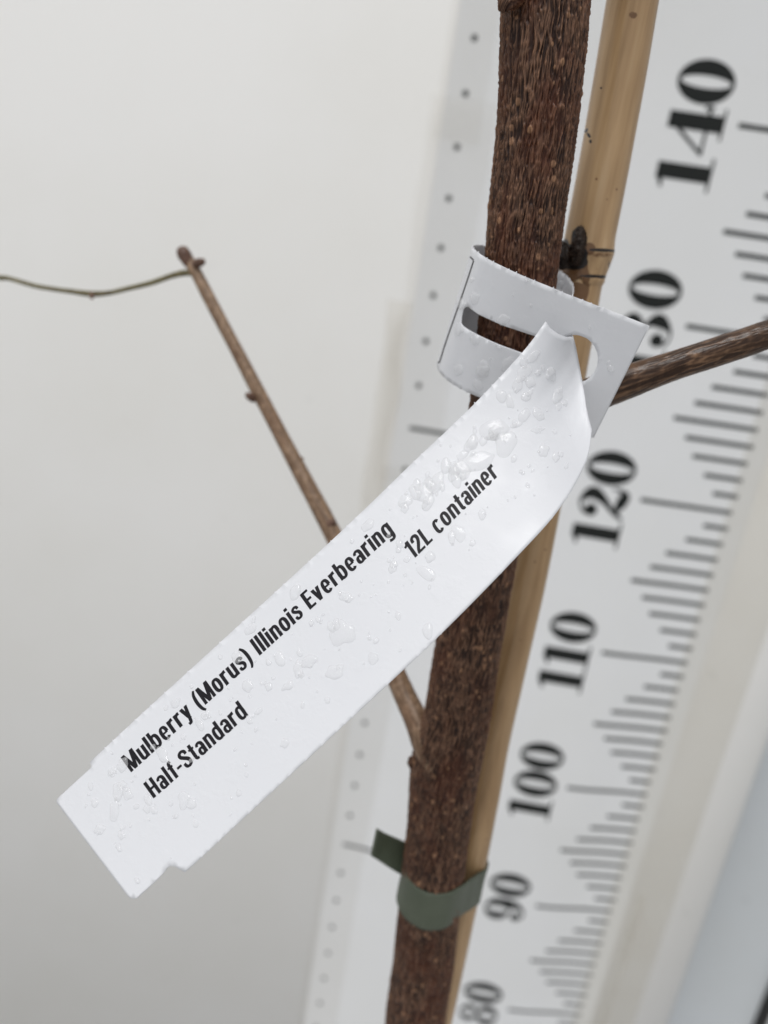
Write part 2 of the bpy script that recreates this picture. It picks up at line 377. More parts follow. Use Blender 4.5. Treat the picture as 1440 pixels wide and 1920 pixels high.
def bark(seed, circ, cell, aspect, amp, nl, lumps=.02, lsize=.055):
    def f(TH, SS, r):
        nu = max(6, int(round(circ/cell)))
        u = TH/(2*np.pi)*nu; v = SS/(cell*aspect)
        n4 = max(3, nu//5)
        wu = perlin(TH/(2*np.pi)*n4, SS/(cell*aspect*.45)+3, n4, seed+1)
        n1 = perlin(u+.35*wu, v+.3*wu, nu, seed+2); n2 = perlin(2*u+.5*wu, v*2.1, 2*nu, seed+3)
        n3 = perlin(u*1.0+.5*n2, v*.8+9, nu, seed+7)
        r1 = np.clip(1-np.abs(n1)*3.6, 0, 1); r2 = np.clip(1-np.abs(n2)*3.2, 0, 1); r3 = np.clip(1-np.abs(n3)*4.0, 0, 1)
        net = np.clip(np.maximum(r1, .85*r3)*.72+r2*.38, 0, 1)
        low = perlin(TH/(2*np.pi)*4, SS/1.6, 4, seed+4)
        h = (net-.4)*amp+low*lumps
        len_ = np.zeros_like(h); R = np.random.default_rng(seed+9); rm = float(np.mean(r))
        for _ in range(nl):
            t0 = R.random()*2*np.pi; s0 = R.random()*SS.max(); a = lsize*R.uniform(.45, 1.2); b_ = a*R.uniform(.55, .9)
            j = (SS[:, 0] > s0-3*a) & (SS[:, 0] < s0+3*a)
            dt = (TH[j]-t0+np.pi) % (2*np.pi)-np.pi
            q = (dt*rm/b_)**2+((SS[j]-s0)/a)**2
            g = np.clip(1.25-q, 0, 1)
            len_[j] = np.maximum(len_[j], np.clip(g*2.0, 0, 1)); h[j] += g*amp*.22
        return h, {'ridge': net, 'lenticel': len_*(.5+.5*net)}
    return f
def plain(amp=.01, seed=0, cell=.25):
    return bark(seed, 1.0, cell*.35, 6, amp, 0, amp*1.2)

tree = thing('mulberry_tree', 'young bare mulberry tree with rough brown bark, the label looped around its trunk', 'tree')
def zdep(y, C0): return C0/(1-.332*(y-960)/F)
CT = 18.0
edges = [(-60, 946, 1114), (0, 942, 1106), (240, 932, 1080), (460, 912, 1049), (620, 897, 1028), (745, 883, 1010), (900, 862, 987), (1045, 841, 967), (1200, 819, 940),
         (1290, 805, 926), (1340, 796, 918), (1400, 779, 907), (1450, 770, 897), (1540, 765, 882), (1640, 755, 869), (1800, 738, 850), (1900, 725, 835), (1990, 716, 825)]
path = [((a+b)/2, y, zdep(y, CT), (b-a)*.992) for y, a, b in edges]
trunk = tube('trunk', path[::-1], 380, 2000, M_bark, tree, bark(3, 5.0, .084, 8.0, .060, 420, .018, .066), cap=False)
# straight lower stem down to the soil, out of the picture
p_end = at(*path[-1][:3]); 
low = np.array([[p_end[0]-1.0, p_end[1]+.3, 0.0, .95], [p_end[0]-.6, p_end[1]+.2, 50, .9], [p_end[0]-.1, p_end[1]+.03, p_end[2]-12, .85], [*p_end, path[-1][3]/2*path[-1][2]/F]])
tube3('lower_trunk', low, 48, 300, M_bark, tree, bark(5, 5.0, .3, 5, .05, 0), cap=False)
def extend_up(c_last, c_prev, length, r1):
    d = (c_last[:3]-c_prev[:3]); d /= np.linalg.norm(d); d = d*.6+np.array([0, .15, .9])*.4
    return np.array([[*(c_last[:3]-(c_last[:3]-c_prev[:3])*.25), c_last[3]]]+[[*(c_last[:3]+d*length*k), c_last[3]*(1-k)+r1*k] for k in (.02, .25, .5, .75, 1)])
tp = [np.array(list(at(*p[:3]))+[p[3]/2*p[2]/F]) for p in path[:2]]
tube3('upper_trunk', extend_up(tp[0], tp[1], 38, .6), 160, 700, M_bark, tree, bark(6, 5.0, .084, 8, .06, 120, .018, .066))
# knot at the top left
tube('knot', [(975, -30, 14.3, 55), (958, -6, 14.1, 44), (946, 12, 14.05, 26), (944, 19, 14.1, 12)], 60, 60, M_bark, tree, bark(8, 1.4, .09, 2, .06, 0))
# forward right branch, passes in front of the cane
tube('branch', [(940, 820, 17.2, 60), (1000, 786, 16.8, 66), (1080, 752, 16.4, 66), (1160, 722, 16.1, 64), (1250, 690, 15.9, 57), (1330, 664, 15.8, 55), (1400, 641, 15.7, 54), (1500, 606, 15.6, 54), (1750, 522, 15.5, 50), (2050, 430, 15.4, 44), (2400, 335, 15.3, 38)],
     160, 1400, M_dkbark, tree, bark(21, 2.0, .12, 9, .009, 6, .014, .06))
# left branch with its buds and side twig
lb = tube('branch', [(822, 1445, 19.6, 46), (800, 1400, 19.9, 52), (781, 1350, 20.2, 47), (755, 1295, 20.6, 41), (700, 1165, 21.3, 36), (625, 1003, 22.0, 34), (540, 841, 22.7, 28.5), (462, 692, 23.1, 25.5),
           (402, 578, 23.4, 23.5), (368, 512, 23.6, 22), (352, 486, 23.7, 23), (341, 466, 23.8, 19)], 80, 900, M_twigbark, tree, bark(31, 1.3, .10, 8, .007, 26, .012, .05))
def bud(path, m=M_bud):
    path = [(a, b, d, w*.9) for a, b, d, w in path]
    return tube('bud', path, 32, 40, m, lb, bark(41, .8, .1, 2, .012, 0))
bud([(354, 498, 23.6, 16), (348, 482, 23.6, 27), (342, 471, 23.6, 25), (338, 463, 23.6, 12)])
bud([(362, 500, 23.6, 10), (370, 494, 23.4, 17), (378, 491, 23.3, 15), (382, 488, 23.2, 7)])
bud([(478, 752, 22.9, 10), (471, 745, 22.8, 16), (466, 742, 22.7, 13), (462, 736, 22.7, 5)])
bud([(552, 866, 22.6, 12), (560, 864, 22.5, 12), (566, 860, 22.5, 7), (568, 857, 22.5, 3)], M_twigbark)
bud([(612, 990, 22.0, 14), (621, 982, 21.9, 20), (627, 977, 21.8, 10)])
tube('twig', [(362, 513, 23.7, 9), (345, 512, 23.7, 12), (320, 518, 23.8, 10), (285, 530, 23.9, 9.5), (240, 541, 24.0, 9), (205, 549, 24.1, 9), (172, 551, 24.2, 11), (130, 546, 24.3, 8.5), (70, 537, 24.5, 8.5), (20, 523, 24.6, 8), (0, 521, 24.7, 9.5), (-60, 520, 24.9, 8), (-180, 528, 25.2, 7), (-330, 556, 25.6, 6), (-480, 600, 26, 4)],
     40, 900, M_olive, lb, bark(51, .5, .08, 6, .006, 0, .006))
bud([(172, 550, 24.1, 9), (172, 557, 24.0, 9), (174, 561, 24.0, 3)])
# bud and small scar on the trunk's left side
t_bud = tube('bud', [(790, 1441, 20.1, 14), (779, 1437, 20.05, 17), (772, 1428, 20.0, 14), (771, 1417, 20.0, 6)], 48, 40, M_bark, tree, bark(43, 1.0, .1, 2, .05, 0))

# ------------------------------------------------------------------ bamboo cane
cane = thing('bamboo_cane', 'pale straw coloured bamboo cane with a black scarred node behind the trunk', 'cane')
CD = [(-60, 16.2), (0, 16.5), (450, 18.0), (520, 18.3), (1080, 20.4), (1365, 21.5), (1600, 22.4), (1900, 24.2), (2000, 24.8)]
def cdep(y): return float(np.interp(y, [a for a, _ in CD], [b for _, b in CD]))
cpts = [(-60, 1197, 99), (0, 1186, 98), (150, 1161, 96.5), (300, 1134, 95), (400, 1115, 94), (440, 1107, 94), (458, 1104, 96), (470, 1102, 99), (482, 1099.5, 95), (500, 1094, 92), (512, 1090, 92), (519, 1088, 93), (528, 1086, 87), (600, 1075, 84), (700, 1058, 82), (800, 1040, 80), (1080, 988, 75),
        (1365, 926, 70), (1500, 902, 67), (1600, 883, 65), (1800, 842, 61), (1900, 821, 59), (2000, 800, 57)]
cctr = np.array([list(at(x, y, cdep(y)))+[w*.985/2*cdep(y)/F] for y, x, w in cpts[::-1]])
node_z = [at(1102, 470, cdep(470))[2], at(1088, 519, cdep(519))[2]]
sc_uv = []
def cane_disp(TH, SS, r):
    h = perlin(TH/(2*np.pi)*5, SS/2.2, 5, 77)*.010+perlin(TH/(2*np.pi)*30, SS/1.5, 30, 78)*.0022
    return h, {'scar': h*0, 'brown': h*0}
cn = tube3('culm', cctr, 160, 2200, M_bamboo, cane, cane_disp, cap=False)
# scar masks from real position on the culm (surface facing the viewer)
me = cn.data; nV = len(me.vertices); co = np.empty(nV*3, np.float32); me.vertices.foreach_get('co', co); co = co.reshape(-1, 3)/CM
no = np.empty(nV*3, np.float32); me.vertices.foreach_get('normal', no); no = no.reshape(-1, 3)
front = np.einsum('ij,ij->i', no, CAM-co) > 0; q = proj(co)
sc = np.zeros(nV); br = np.zeros(nV)
def blob(dst, x, y, a, b, k=1.0, rot=0):
    c_, s_ = math.cos(rot), math.sin(rot); dx, dy = q[:, 0]-x, q[:, 1]-y
    d = ((dx*c_+dy*s_)/a)**2+((-dx*s_+dy*c_)/b)**2
    np.maximum(dst, np.where(front, k*np.clip(1.25-.75*d, 0, 1), 0), out=dst)
for a in [(1072, 476, 30, 20), (1086, 448, 15, 24), (1056, 468, 14, 22), (1078, 492, 24, 14), (1064, 484, 26, 18), (1048, 490, 16, 14)]: blob(sc, *a)
blob(sc, 1128, 469, 24, 3.4, .95, .04); blob(sc, 1146, 470, 12, 3, .85, .04); blob(sc, 1112, 518, 26, 3.2, .9, .04); blob(sc, 1128, 519, 9, 3.4, .95)
for a in [(1099, 245, 3.0, 5, .95, .5), (1104, 254, 3.0, 6, .95, -.6), (1107, 265, 2.8, 4, .95), (1127, 165, 2.2, 2.2, .95), (1142, 495, 1.5, 12, .6)]: blob(sc, *a)
for a in [(1092, 528, 14, 42), (1075, 518, 26, 20), (1084, 560, 10, 40), (1105, 466, 12, 12), (1062, 508, 26, 20), (1084, 460, 20, 34, .7), (1130, 478, 26, 6, .55), (1187, 28, 10, 8, .62)]: blob(br, *a)
for nm, arr in (('scar', sc), ('brown', br)): me.attributes[nm].data.foreach_set('value', arr.astype(np.float32))
# raised rims of the scar
m_scar = m_bark('scar_wood', (.006, .004, .003), (.028, .016, .009), (.1, .05, .03), (.035, .017, .008), 900, .5)
tube('knot', [(1079, 492, 17.75, 20), (1081, 474, 17.5, 25), (1086, 452, 17.45, 22), (1089, 434, 17.5, 16), (1088, 427, 17.6, 6)], 48, 80, m_scar, cane, bark(61, 1.2, .12, 2.2, .07, 0, .04))
tube('knot', [(1058, 502, 17.75, 18), (1056, 482, 17.6, 24), (1056, 464, 17.65, 18), (1056, 456, 17.75, 6)], 48, 70, m_scar, cane, bark(63, 1.0, .12, 2.2, .06, 0, .04))
p0 = cctr[0]; 
tube3('lower_culm', np.array([[p0[0]-1, p0[1]+.5, 0, .6], [p0[0]-.5, p0[1]+.3, 50, .6], list(p0)]), 40, 60, M_bamboo, cane, cane_disp, cap=False)

tube3('upper_culm', extend_up(cctr[-1], cctr[-2], 30, .5), 60, 200, M_bamboo, cane, cane_disp)

# ------------------------------------------------------------------ green tie round trunk and cane
zt = at(812, 1655, zdep(1655, CT))[2]
def axis_at(z, pts):                   # centre and radius of a stem at height z
    A = np.array(pts); o = np.argsort(A[:, 2]); A = A[o]; return np.array([np.interp(z, A[:, 2], A[:, k]) for k in (0, 1, 3)])
tc = axis_at(zt, [list(at(a, b, d))+[w/2*d/F] for a, b, d, w in path]); cc = axis_at(zt, cctr)
def hull_path(c1, r1, c2, r2):
    ang = math.atan2(c2[1]-c1[1], c2[0]-c1[0]); D = math.hypot(*(c2-c1)); be = math.acos((r1-r2)/D); pts = []
    for t in np.linspace(ang+be, ang+2*math.pi-be, 40): pts.append(c1+r1*np.array([math.cos(t), math.sin(t)]))
    for t in np.linspace(ang-be, ang+be, 30): pts.append(c2+r2*np.array([math.cos(t), math.sin(t)]))
    return np.array(pts), ang+be
hp, _ = hull_path(tc[:2], tc[2]+.025, cc[:2], cc[2]+.04)
hp = np.vstack([hp, hp[:1]])
seg = np.r_[0, np.cumsum(np.linalg.norm(np.diff(hp, axis=0), axis=1))]; u = np.linspace(0, seg[-1], 140)
hp = np.stack([np.interp(u, seg, hp[:, 0]), np.interp(u, seg, hp[:, 1])], 1)
w_ = np.linspace(-1, 1, 12)*.62
rows = []
for k, p in enumerate(hp):
    d = hp[(k+1) % 139]-hp[k-1 if k else 138]; d /= np.linalg.norm(d)+1e-9; nrm = np.array([d[1], -d[0]])
    if k == 139: rows.append(rows[0]); break
    ty = -.22*math.cos((p[1]-tc[1])*.9)*0
    dd = max(0., float((p-tc[:2])@(cc[:2]-tc[:2])/np.linalg.norm(cc[:2]-tc[:2])))
    rows.append([[*(p+nrm*(.012*math.sin(3*w+k*.2)+.005*math.sin(k*.55+w))), zt-.12-.26*dd+w+.05*math.sin(k*.13)] for w in w_])
tie = link('plant_tie', grid_mesh('plant_tie', np.array(rows)), M_tie)
tag(tie, 'dark green plastic tie binding the trunk to the bamboo cane', 'plant tie')
md = tie.modifiers.new('t', 'SOLIDIFY'); md.thickness = .0006; md.offset = 0
# loose tail of the tie, leaving behind the trunk to the left
topE = [(800, 1590, 21.9), (772, 1583, 21.8), (745, 1572, 21.5), (722, 1562, 21.2), (707, 1553, 20.9)]
botE = [(792, 1660, 21.9), (765, 1647, 21.8), (738, 1632, 21.5), (712, 1615, 21.2), (696, 1605, 20.9)]
tt = np.linspace(0, 4, 24); A_ = spline([at(*p) for p in topE], tt); B_ = spline([at(*p) for p in botE], tt)
wv = np.linspace(0, 1, 8)[None, :, None]
tail = link('loose_end', grid_mesh('loose_end', A_[:, None]*(1-wv)+B_[:, None]*wv), M_tie, tie)
md = tail.modifiers.new('t', 'SOLIDIFY'); md.thickness = .0006; md.offset = 0

# ------------------------------------------------------------------ the label
label = thing('plant_label', 'white wet plastic plant label looped round the trunk, printed with the tree name', 'label')
U_ = [(99, 1495, 14.4), (255, 1349, 14.4), (416, 1202, 14.4), (629, 1007, 14.45), (780, 862, 14.6), (887, 760, 14.65), (980, 660, 14.62), (1023, 603, 14.6)]
L_ = [(264, 1712, 13.0), (432, 1557, 13.05), (600, 1401, 13.1), (815, 1200, 13.25), (963, 1050, 13.5), (1048, 955, 13.9), (1098, 868, 14.45), (1110, 806, 14.8)]
U3 = np.array([at(*p) for p in U_]); L3 = np.array([at(*p) for p in L_])
cum = np.r_[0, np.cumsum(np.linalg.norm(np.diff((U3+L3)/2, axis=0), axis=1))]; TL = cum[-1]
Cp = [(0, 1023, 603, 14.6), (.08, 1032, 616, 14.65), (.15, 1046, 626, 14.75), (.23, 1062, 632, 14.95), (.30, 1074, 631, 15.15), (.36, 1079, 650, 15.35), (.5, 1086, 686, 15.5), (.6, 1091, 712, 15.45), (.7, 1096, 738, 15.25), (.8, 1099, 762, 15.05), (.9, 1104, 786, 14.9), (1, 1110, 806, 14.8)]
Cb = np.array([c[0] for c in Cp]); C3 = np.array([at(*c[1:]) for c in Cp])
def tongue(a, b):                      # a: cm along the strip from its free end, b: 0..1 across
    a = np.asarray(a, float); b = np.asarray(b, float)
    t = np.interp(a, cum, np.arange(len(cum)))
    R_ = spline(U3, t)*(1-b)[..., None]+spline(L3, t)*b[..., None]
    w = np.clip((a-(TL-1.5))/1.5, 0, 1); w = (w*w*(3-2*w))[..., None]
    E = U3[-1]*(1-b)[..., None]+L3[-1]*b[..., None]
    Cc = np.stack([np.interp(b, Cb, C3[:, k]) for k in range(3)], -1)
    return R_+w*(Cc-E)
def inverter(f, a0, a1, na=700, nb=160, b0=0., b1=1.):
    A, B = np.meshgrid(np.linspace(a0, a1, na), np.linspace(b0, b1, nb), indexing='ij'); Q = proj(f(A, B))
    def inv(px, py):
        d = (Q[..., 0]-px)**2+(Q[..., 1]-py)**2; i = np.unravel_index(np.argmin(d), d.shape); return float(A[i]), float(B[i])
    return inv
inv_t = inverter(tongue, 0, TL)
def cdt(outer, holes, f, a1, hscale, step=.09):
    """outline and holes in (a cm, b cm) -> triangulated sheet mapped through f"""
    pts = list(outer); edges = [(i, (i+1) % len(outer)) for i in range(len(outer))]
    for h in holes:
        k = len(pts); pts += list(h); edges += [(k+i, k+(i+1) % len(h)) for i in range(len(h))]
    allp = np.array(pts); lo = allp.min(0); hi = allp.max(0)
    def inside(P, poly):
        x, y = P[:, 0], P[:, 1]; r = np.zeros(len(P), bool); n = len(poly); j = n-1
        for i in range(n):
            xi, yi = poly[i]; xj, yj = poly[j]
            c = ((yi > y) != (yj > y)) & (x < (xj-xi)*(y-yi)/(yj-yi+1e-12)+xi); r ^= c; j = i
        return r
    gx, gy = np.meshgrid(np.arange(lo[0]+step/2, hi[0], step), np.arange(lo[1]+step/2, hi[1], step)); P = np.c_[gx.ravel(), gy.ravel()]
    ok = inside(P, outer)
    for h in holes: ok &= ~inside(P, h)
    # keep clear of the contours
    cont = np.array([pts[e[0]] for e in edges]+[[(pts[e[0]][0]+pts[e[1]][0])/2, (pts[e[0]][1]+pts[e[1]][1])/2] for e in edges])
    for k in range(0, len(P), 2000):
        d = ((P[k:k+2000, None]-cont[None])**2).sum(-1).min(1); ok[k:k+2000] &= d > (step*.45)**2
    verts = [Vector(p) for p in pts]+[Vector(p) for p in P[ok]]
    v, e, fcs, *_ = geometry.delaunay_2d_cdt(verts, edges, [], 0, 1e-7)
    v = np.array([tuple(x) for x in v]); fcs = [list(x) for x in fcs]
    cen = np.array([v[x].mean(0) for x in fcs]); ok = inside(cen, outer)
    for h in holes: ok &= ~inside(cen, h)
    return f(v[:, 0], v[:, 1]/hscale), [x for x, o_ in zip(fcs, ok) if o_]
HW = 2.5
def burr_edge(a0, a1, b, sgn, step=.19):   # the tiny perforation nibs along a cut edge
    out = []; n = max(2, int(abs(a1-a0)/step)); s = 1 if a1 > a0 else -1
    for k in range(n):
        a = a0+(a1-a0)*(k+.5)/n; j = random.uniform(-.02, .02)
        hh = random.uniform(.010, .030) if random.random() < .6 else 0
        out += [(a+j-s*.014, b), (a+j-s*.003, b+sgn*hh), (a+j+s*.005, b+sgn*hh*.9), (a+j+s*.012, b)]
    return out
def I(px, py): a, b = inv_t(px, py); return (a, b*HW)
na = I(170, 1430)[0]; nb_ = I(346, 1636)[0]; e0 = .0
nn = I(322, 1628); no_ = I(105, 1502)
outer = [(.0, .13), (.0, .30), (.0, 1.2), (.0, 2.1), (0.01, 2.20), (.05, 2.26), (.10, 2.29)]
outer += [(nb_*.5, 2.29), (nb_-.27, 2.28), (nb_-.20, 2.26), (nb_-.13, 2.27), (nb_-.07, 2.33), (nb_-.03, 2.42), (nb_, HW)]
outer += burr_edge(nb_+.1, TL-.05, HW, .5)
outer += [(TL, HW*x) for x in np.linspace(1, 0, 40)]
outer += burr_edge(TL-.1, na+.1, 0, -1)
outer += [(na, 0), (na-.02, .07), (na-.05, .09), (.12, .08), (.03, .085)]
Vt, Ft = cdt(outer, [], tongue, TL, HW)

# loop panel rails: right end, across the front, round the left and behind the trunk
T_ = [(1218, 611, 14.65), (1146, 583, 14.75), (1073, 555, 14.83), (1027, 536, 14.90), (980, 517, 14.97), (948, 502, 15.08), (923, 490, 15.22), (903, 478, 15.42), (890, 468, 15.95), (886, 462, 16.60), (897, 459, 17.10), (925, 465, 17.55), (970, 482, 17.85), (1015, 497, 17.85), (1048, 507, 17.60), (1066, 521, 17.20), (1075, 537, 16.70), (1073, 556, 16.20), (1066, 566, 15.90)]
B_l = [(1113, 821, 16.00), (1040, 795, 16.07), (985, 776, 16.15), (940, 760, 16.23), (900, 745, 16.35), (872, 733, 16.47), (849, 720, 16.65), (831, 706, 16.85), (822, 692, 17.15), (820, 682, 17.40), (832, 676, 17.90), (862, 684, 18.35), (905, 700, 18.60), (950, 715, 18.60), (985, 728, 18.30), (1005, 740, 17.76), (1015, 750, 17.22), (1022, 745, 16.59), (1030, 735, 16.15)]
T3 = np.array([at(*p) for p in T_]); B3 = np.array([at(*p) for p in B_l])
pc = np.r_[0, np.cumsum(np.linalg.norm(np.diff((T3+B3)/2, axis=0), axis=1))]; PL = pc[-1]
def panel(a, b):
    a = np.asarray(a, float); b = np.asarray(b, float); t = np.interp(a, pc, np.arange(len(pc)))
    return spline(T3, t)*(1-b)[..., None]+spline(B3, t)*b[..., None]
inv_p = inverter(panel, 0, pc[8], 900, 300)
def J(px, py): a, b = inv_p(px, py); return (a, b*HW)
slot_px = [(866, 594), (869, 581), (873, 575.5), (878, 575), (897, 589), (920, 600), (943, 610), (967, 618), (989, 626), (1010, 632), (1035, 640)]
slot_px += [(1078+43*math.sin(t), 673-45*math.cos(t)) for t in np.linspace(-.75, 3.9, 46)]
slot_px += [(1035, 684), (1010, 674), (980, 662), (938, 647), (915, 637), (897, 628), (880, 619), (869, 612), (865, 606)]
hole = [J(*p) for p in slot_px]
ts = np.linspace(0, 1, 12)
po = [(0, HW*t) for t in ts]+burr_edge(.1, PL-.05, HW, 1)+[(PL, HW*t) for t in ts[::-1]]+burr_edge(PL-.05, .1, 0, -1)
Vp, Fp = cdt(po, [hole], panel, PL, HW, .08)
# neck joining the loop's end to the tongue through the hole
ta = np.linspace(0, 1, 14)[:, None, None]; tb = np.linspace(0, 1, 16)
endE = panel(np.full(16, PL), .06+.88*tb)[None]; conE = tongue(np.full(16, TL), .30+.33*tb)[None]
mid = (endE+conE)/2 + (RM@np.array([-.1, 0, -.25]))
Nk = endE*(1-ta)**2+2*ta*(1-ta)*mid+conE*ta**2
idx = lambda i, j: i*16+j
Fn = [(idx(i, j), idx(i, j+1), idx(i+1, j+1), idx(i+1, j)) for i in range(13) for j in range(15)]
V = np.vstack([Vt, Vp, Nk.reshape(-1, 3)]); Fs = [list(f) for f in Ft]+[[x+len(Vt) for x in f] for f in Fp]+[[x+len(Vt)+len(Vp) for x in f] for f in Fn]
# orient faces to the viewer for the sheets seen from the front
def orient(V, Fs):
    out = []
    for f in Fs:
        a, b, c = V[f[0]], V[f[1]], V[f[2]]; n = np.cross(b-a, c-a); out.append(f if n @ (CAM-a) > 0 else f[::-1])
    return out
nT, nP = len(Ft), len(Fp)
Fs = orient(V, Fs[:nT])+Fs[nT:]
# the loop: one consistent orientation (its a/b winding), outward in front
f0 = [f for f in Fs[nT:nT+nP]][:]
strip = link('label_strip', mesh_from('label_strip', V, Fs), M_paper, label)
sd_ = strip.modifiers.new('t', 'SOLIDIFY'); sd_.thickness = .00018; sd_.offset = 0
bvh = BVHTree.FromPolygons([Vector(v) for v in V], Fs)
bvhP = BVHTree.FromPolygons([Vector(v) for v in Vp], [list(map(int, f)) for f in Fp])
bvhT = BVHTree.FromPolygons([Vector(v) for v in Vt], [list(map(int, f)) for f in Ft])
def onto(px, py, off, tree_=None):
    d = Vector(at(px, py, 10)-CAM).normalized(); h = (tree_ or bvhT).ray_cast(Vector(CAM), d)
    if h[0] is None: return None
    n = h[1] if h[1].dot(d) < 0 else -h[1]; return np.array(h[0]+n*off), np.array(n)
# fold line printed on the loop
fold = Flat(); 
def px_line(pts, w, name, tree_, off=.013):
    P = np.array(pts, float); L = []; Fq = []
    k = np.linspace(0, len(P)-1, 6*(len(P)-1)+1); Q = np.stack([np.interp(k, range(len(P)), P[:, c]) for c in (0, 1)], 1)
    d = np.gradient(Q, axis=0); d /= np.linalg.norm(d, axis=1)[:, None]; nn_ = np.stack([-d[:, 1], d[:, 0]], 1)*w/2
    for a, b in zip(Q+nn_, Q-nn_):
        ha, hb = onto(*a, off, tree_), onto(*b, off, tree_)
        if ha and hb: L += [ha[0], hb[0]]
    for i in range(len(L)//2-1): Fq.append((2*i, 2*i+1, 2*i+3, 2*i+2))
    return L, Fq
Lv, Lf = px_line([(889, 489), (878, 523), (862, 570), (845, 618), (834, 650), (825, 680)], 2.4, 'a', bvhP)
for pp in ([(882.5, 481.5), (889, 488)], [(819, 673), (824.5, 681)]):
    a, b = px_line(pp, 2.6, 'a', bvhP, .015); Lf += [tuple(x+len(Lv) for x in f) for f in b]; Lv += a
if Lv: link('printed_line', mesh_from('printed_line', Lv, Lf, False), M_print, label)

# printed text: condensed bold sans letters, cap height 1, x-height .74
def sup(cx, cy, rx, ry, a0, a1, n=40, e=2.5):
    o = []
    for t in np.linspace(math.radians(a0), math.radians(a1), n):
        c_, s_ = math.cos(t), math.sin(t); o.append((cx+rx*math.copysign(abs(c_)**(2/e), c_), cy+ry*math.copysign(abs(s_)**(2/e), s_)))
    return o
def O_(cx, cy, rx, ry, sx, sy, a0=0, a1=360): return [('strip', sup(cx, cy, rx, ry, a0, a1), sup(cx, cy, rx-sx, ry-sy, a0, a1))]
def Rr(x0, y0, x1, y1): return [('strip', [(x0, y0), (x0, (y0+y1)/2), (x0, y1)], [(x1, y0), (x1, (y0+y1)/2), (x1, y1)])]
def Ll(x0, y0, x1, y1, w):
    k = np.linspace(0, 1, 5); return [('strip', [(x0+(x1-x0)*t-w/2, y0+(y1-y0)*t) for t in k], [(x0+(x1-x0)*t+w/2, y0+(y1-y0)*t) for t in k])]
def flip(ps, w, h=None): return [(k, [((w-x), (y if h is None else h-y)) for x, y in A], [((w-x), (y if h is None else h-y)) for x, y in B]) for k, A, B in ps]
SV = .165
n_g = Rr(0, 0, SV, .74)+stroke([(.10, .55, .10), (.18, .655, .12), (.28, .68, .13), (.36, .61, .155), (.378, .45, .165), (.378, .2, .165), (.378, 0, .165)])
bowl = O_(.235, .37, .245, .385, .165, .125)
par = stroke([(.25, 1.04, .09), (.13, .80, .14), (.085, .40, .16), (.13, .0, .14), (.25, -.22, .09)])
g_l = {
 ' ': (.20, []), 'I': (SV, Rr(0, 0, SV, 1)), 'l': (SV, Rr(0, 0, SV, 1)), 'i': (SV, Rr(0, 0, SV, .74)+Rr(0, .84, SV, 1)),
 'M': (.70, Rr(0, 0, .15, 1)+Rr(.55, 0, .70, 1)+Ll(.095, 1, .35, 0, .17)+Ll(.605, 1, .35, 0, .17)),
 'H': (.53, Rr(0, 0, .17, 1)+Rr(.36, 0, .53, 1)+Rr(.1, .44, .43, .57)),
 'E': (.42, Rr(0, 0, .17, 1)+Rr(.1, 0, .42, .13)+Rr(.1, .44, .39, .57)+Rr(.1, .87, .42, 1)),
 'L': (.41, Rr(0, 0, .17, 1)+Rr(.1, 0, .41, .13)),
 'S': (.51, stroke([(.43, .69, .14), (.40, .86, .15), (.25, .94, .13), (.10, .86, .16), (.09, .71, .17), (.22, .565, .17), (.36, .43, .18), (.425, .27, .17), (.38, .12, .16), (.25, .06, .13), (.11, .13, .15), (.075, .32, .14)])),
 '(': (.26, par), ')': (.26, flip(par, .26)), '-': (.27, Rr(0, .30, .27, .43)),
 '1': (.33, Rr(.16, 0, .33, 1)+stroke([(.0, .79, .11), (.10, .81, .11), (.18, .90, .12), (.21, 1.0, .10)])),
 '2': (.49, stroke([(.08, .67, .15), (.10, .86, .15), (.24, .94, .13), (.385, .86, .16), (.40, .68, .17), (.31, .48, .17), (.13, .22, .16), (.085, .06, .16)])+Rr(0, 0, .48, .13)),
 'n': (.46, n_g), 'u': (.46, flip(n_g, .46, .74)),
 'r': (.33, Rr(0, 0, SV, .74)+stroke([(.10, .53, .10), (.17, .64, .13), (.25, .675, .15), (.33, .675, .155)])),
 'o': (.48, O_(.24, .37, .24, .385, .165, .125)),
 'e': (.47, O_(.235, .37, .235, .385, .16, .12, 0, 318)+Rr(.1, .315, .40, .42)),
 'c': (.45, O_(.235, .37, .235, .385, .16, .125, 38, 322)),
 'b': (.48, Rr(0, 0, SV, 1)+bowl), 'd': (.48, flip(Rr(0, 0, SV, 1)+bowl, .48)),
 'g': (.48, flip(bowl, .48)+stroke([(.3975, .74, .165), (.3975, .3, .165), (.3975, -.02, .165), (.36, -.15, .14), (.24, -.19, .12), (.08, -.15, .13)])),
 'y': (.46, Ll(.08, .74, .25, .02, .165)+Ll(.38, .74, .19, -.12, .16)+stroke([(.215, -.04, .15), (.17, -.17, .14), (.03, -.185, .13)])),
 'v': (.46, Ll(.08, .74, .23, 0, .165)+Ll(.38, .74, .23, 0, .165)),
 's': (.42, stroke([(.355, .52, .12), (.32, .64, .13), (.21, .685, .11), (.10, .63, .13), (.085, .53, .14), (.19, .42, .14), (.31, .33, .15), (.345, .21, .15), (.30, .09, .13), (.20, .055, .11), (.09, .10, .13), (.06, .23, .12)])),
 'a': (.45, stroke([(.07, .54, .13), (.10, .64, .13), (.21, .69, .12), (.33, .63, .15), (.368, .50, .165), (.368, .25, .165), (.368, 0, .165)])+O_(.21, .205, .21, .22, .155, .105)),
 't': (.30, stroke([(.15, .95, .165), (.15, .5, .165), (.15, .17, .165), (.19, .07, .13), (.30, .06, .12)])+Rr(0, .63, .30, .74)),
 'f': (.31, stroke([(.31, .94, .12), (.20, .925, .14), (.152, .82, .165), (.15, .5, .165), (.15, 0, .165)])+Rr(0, .63, .29, .74)),
}
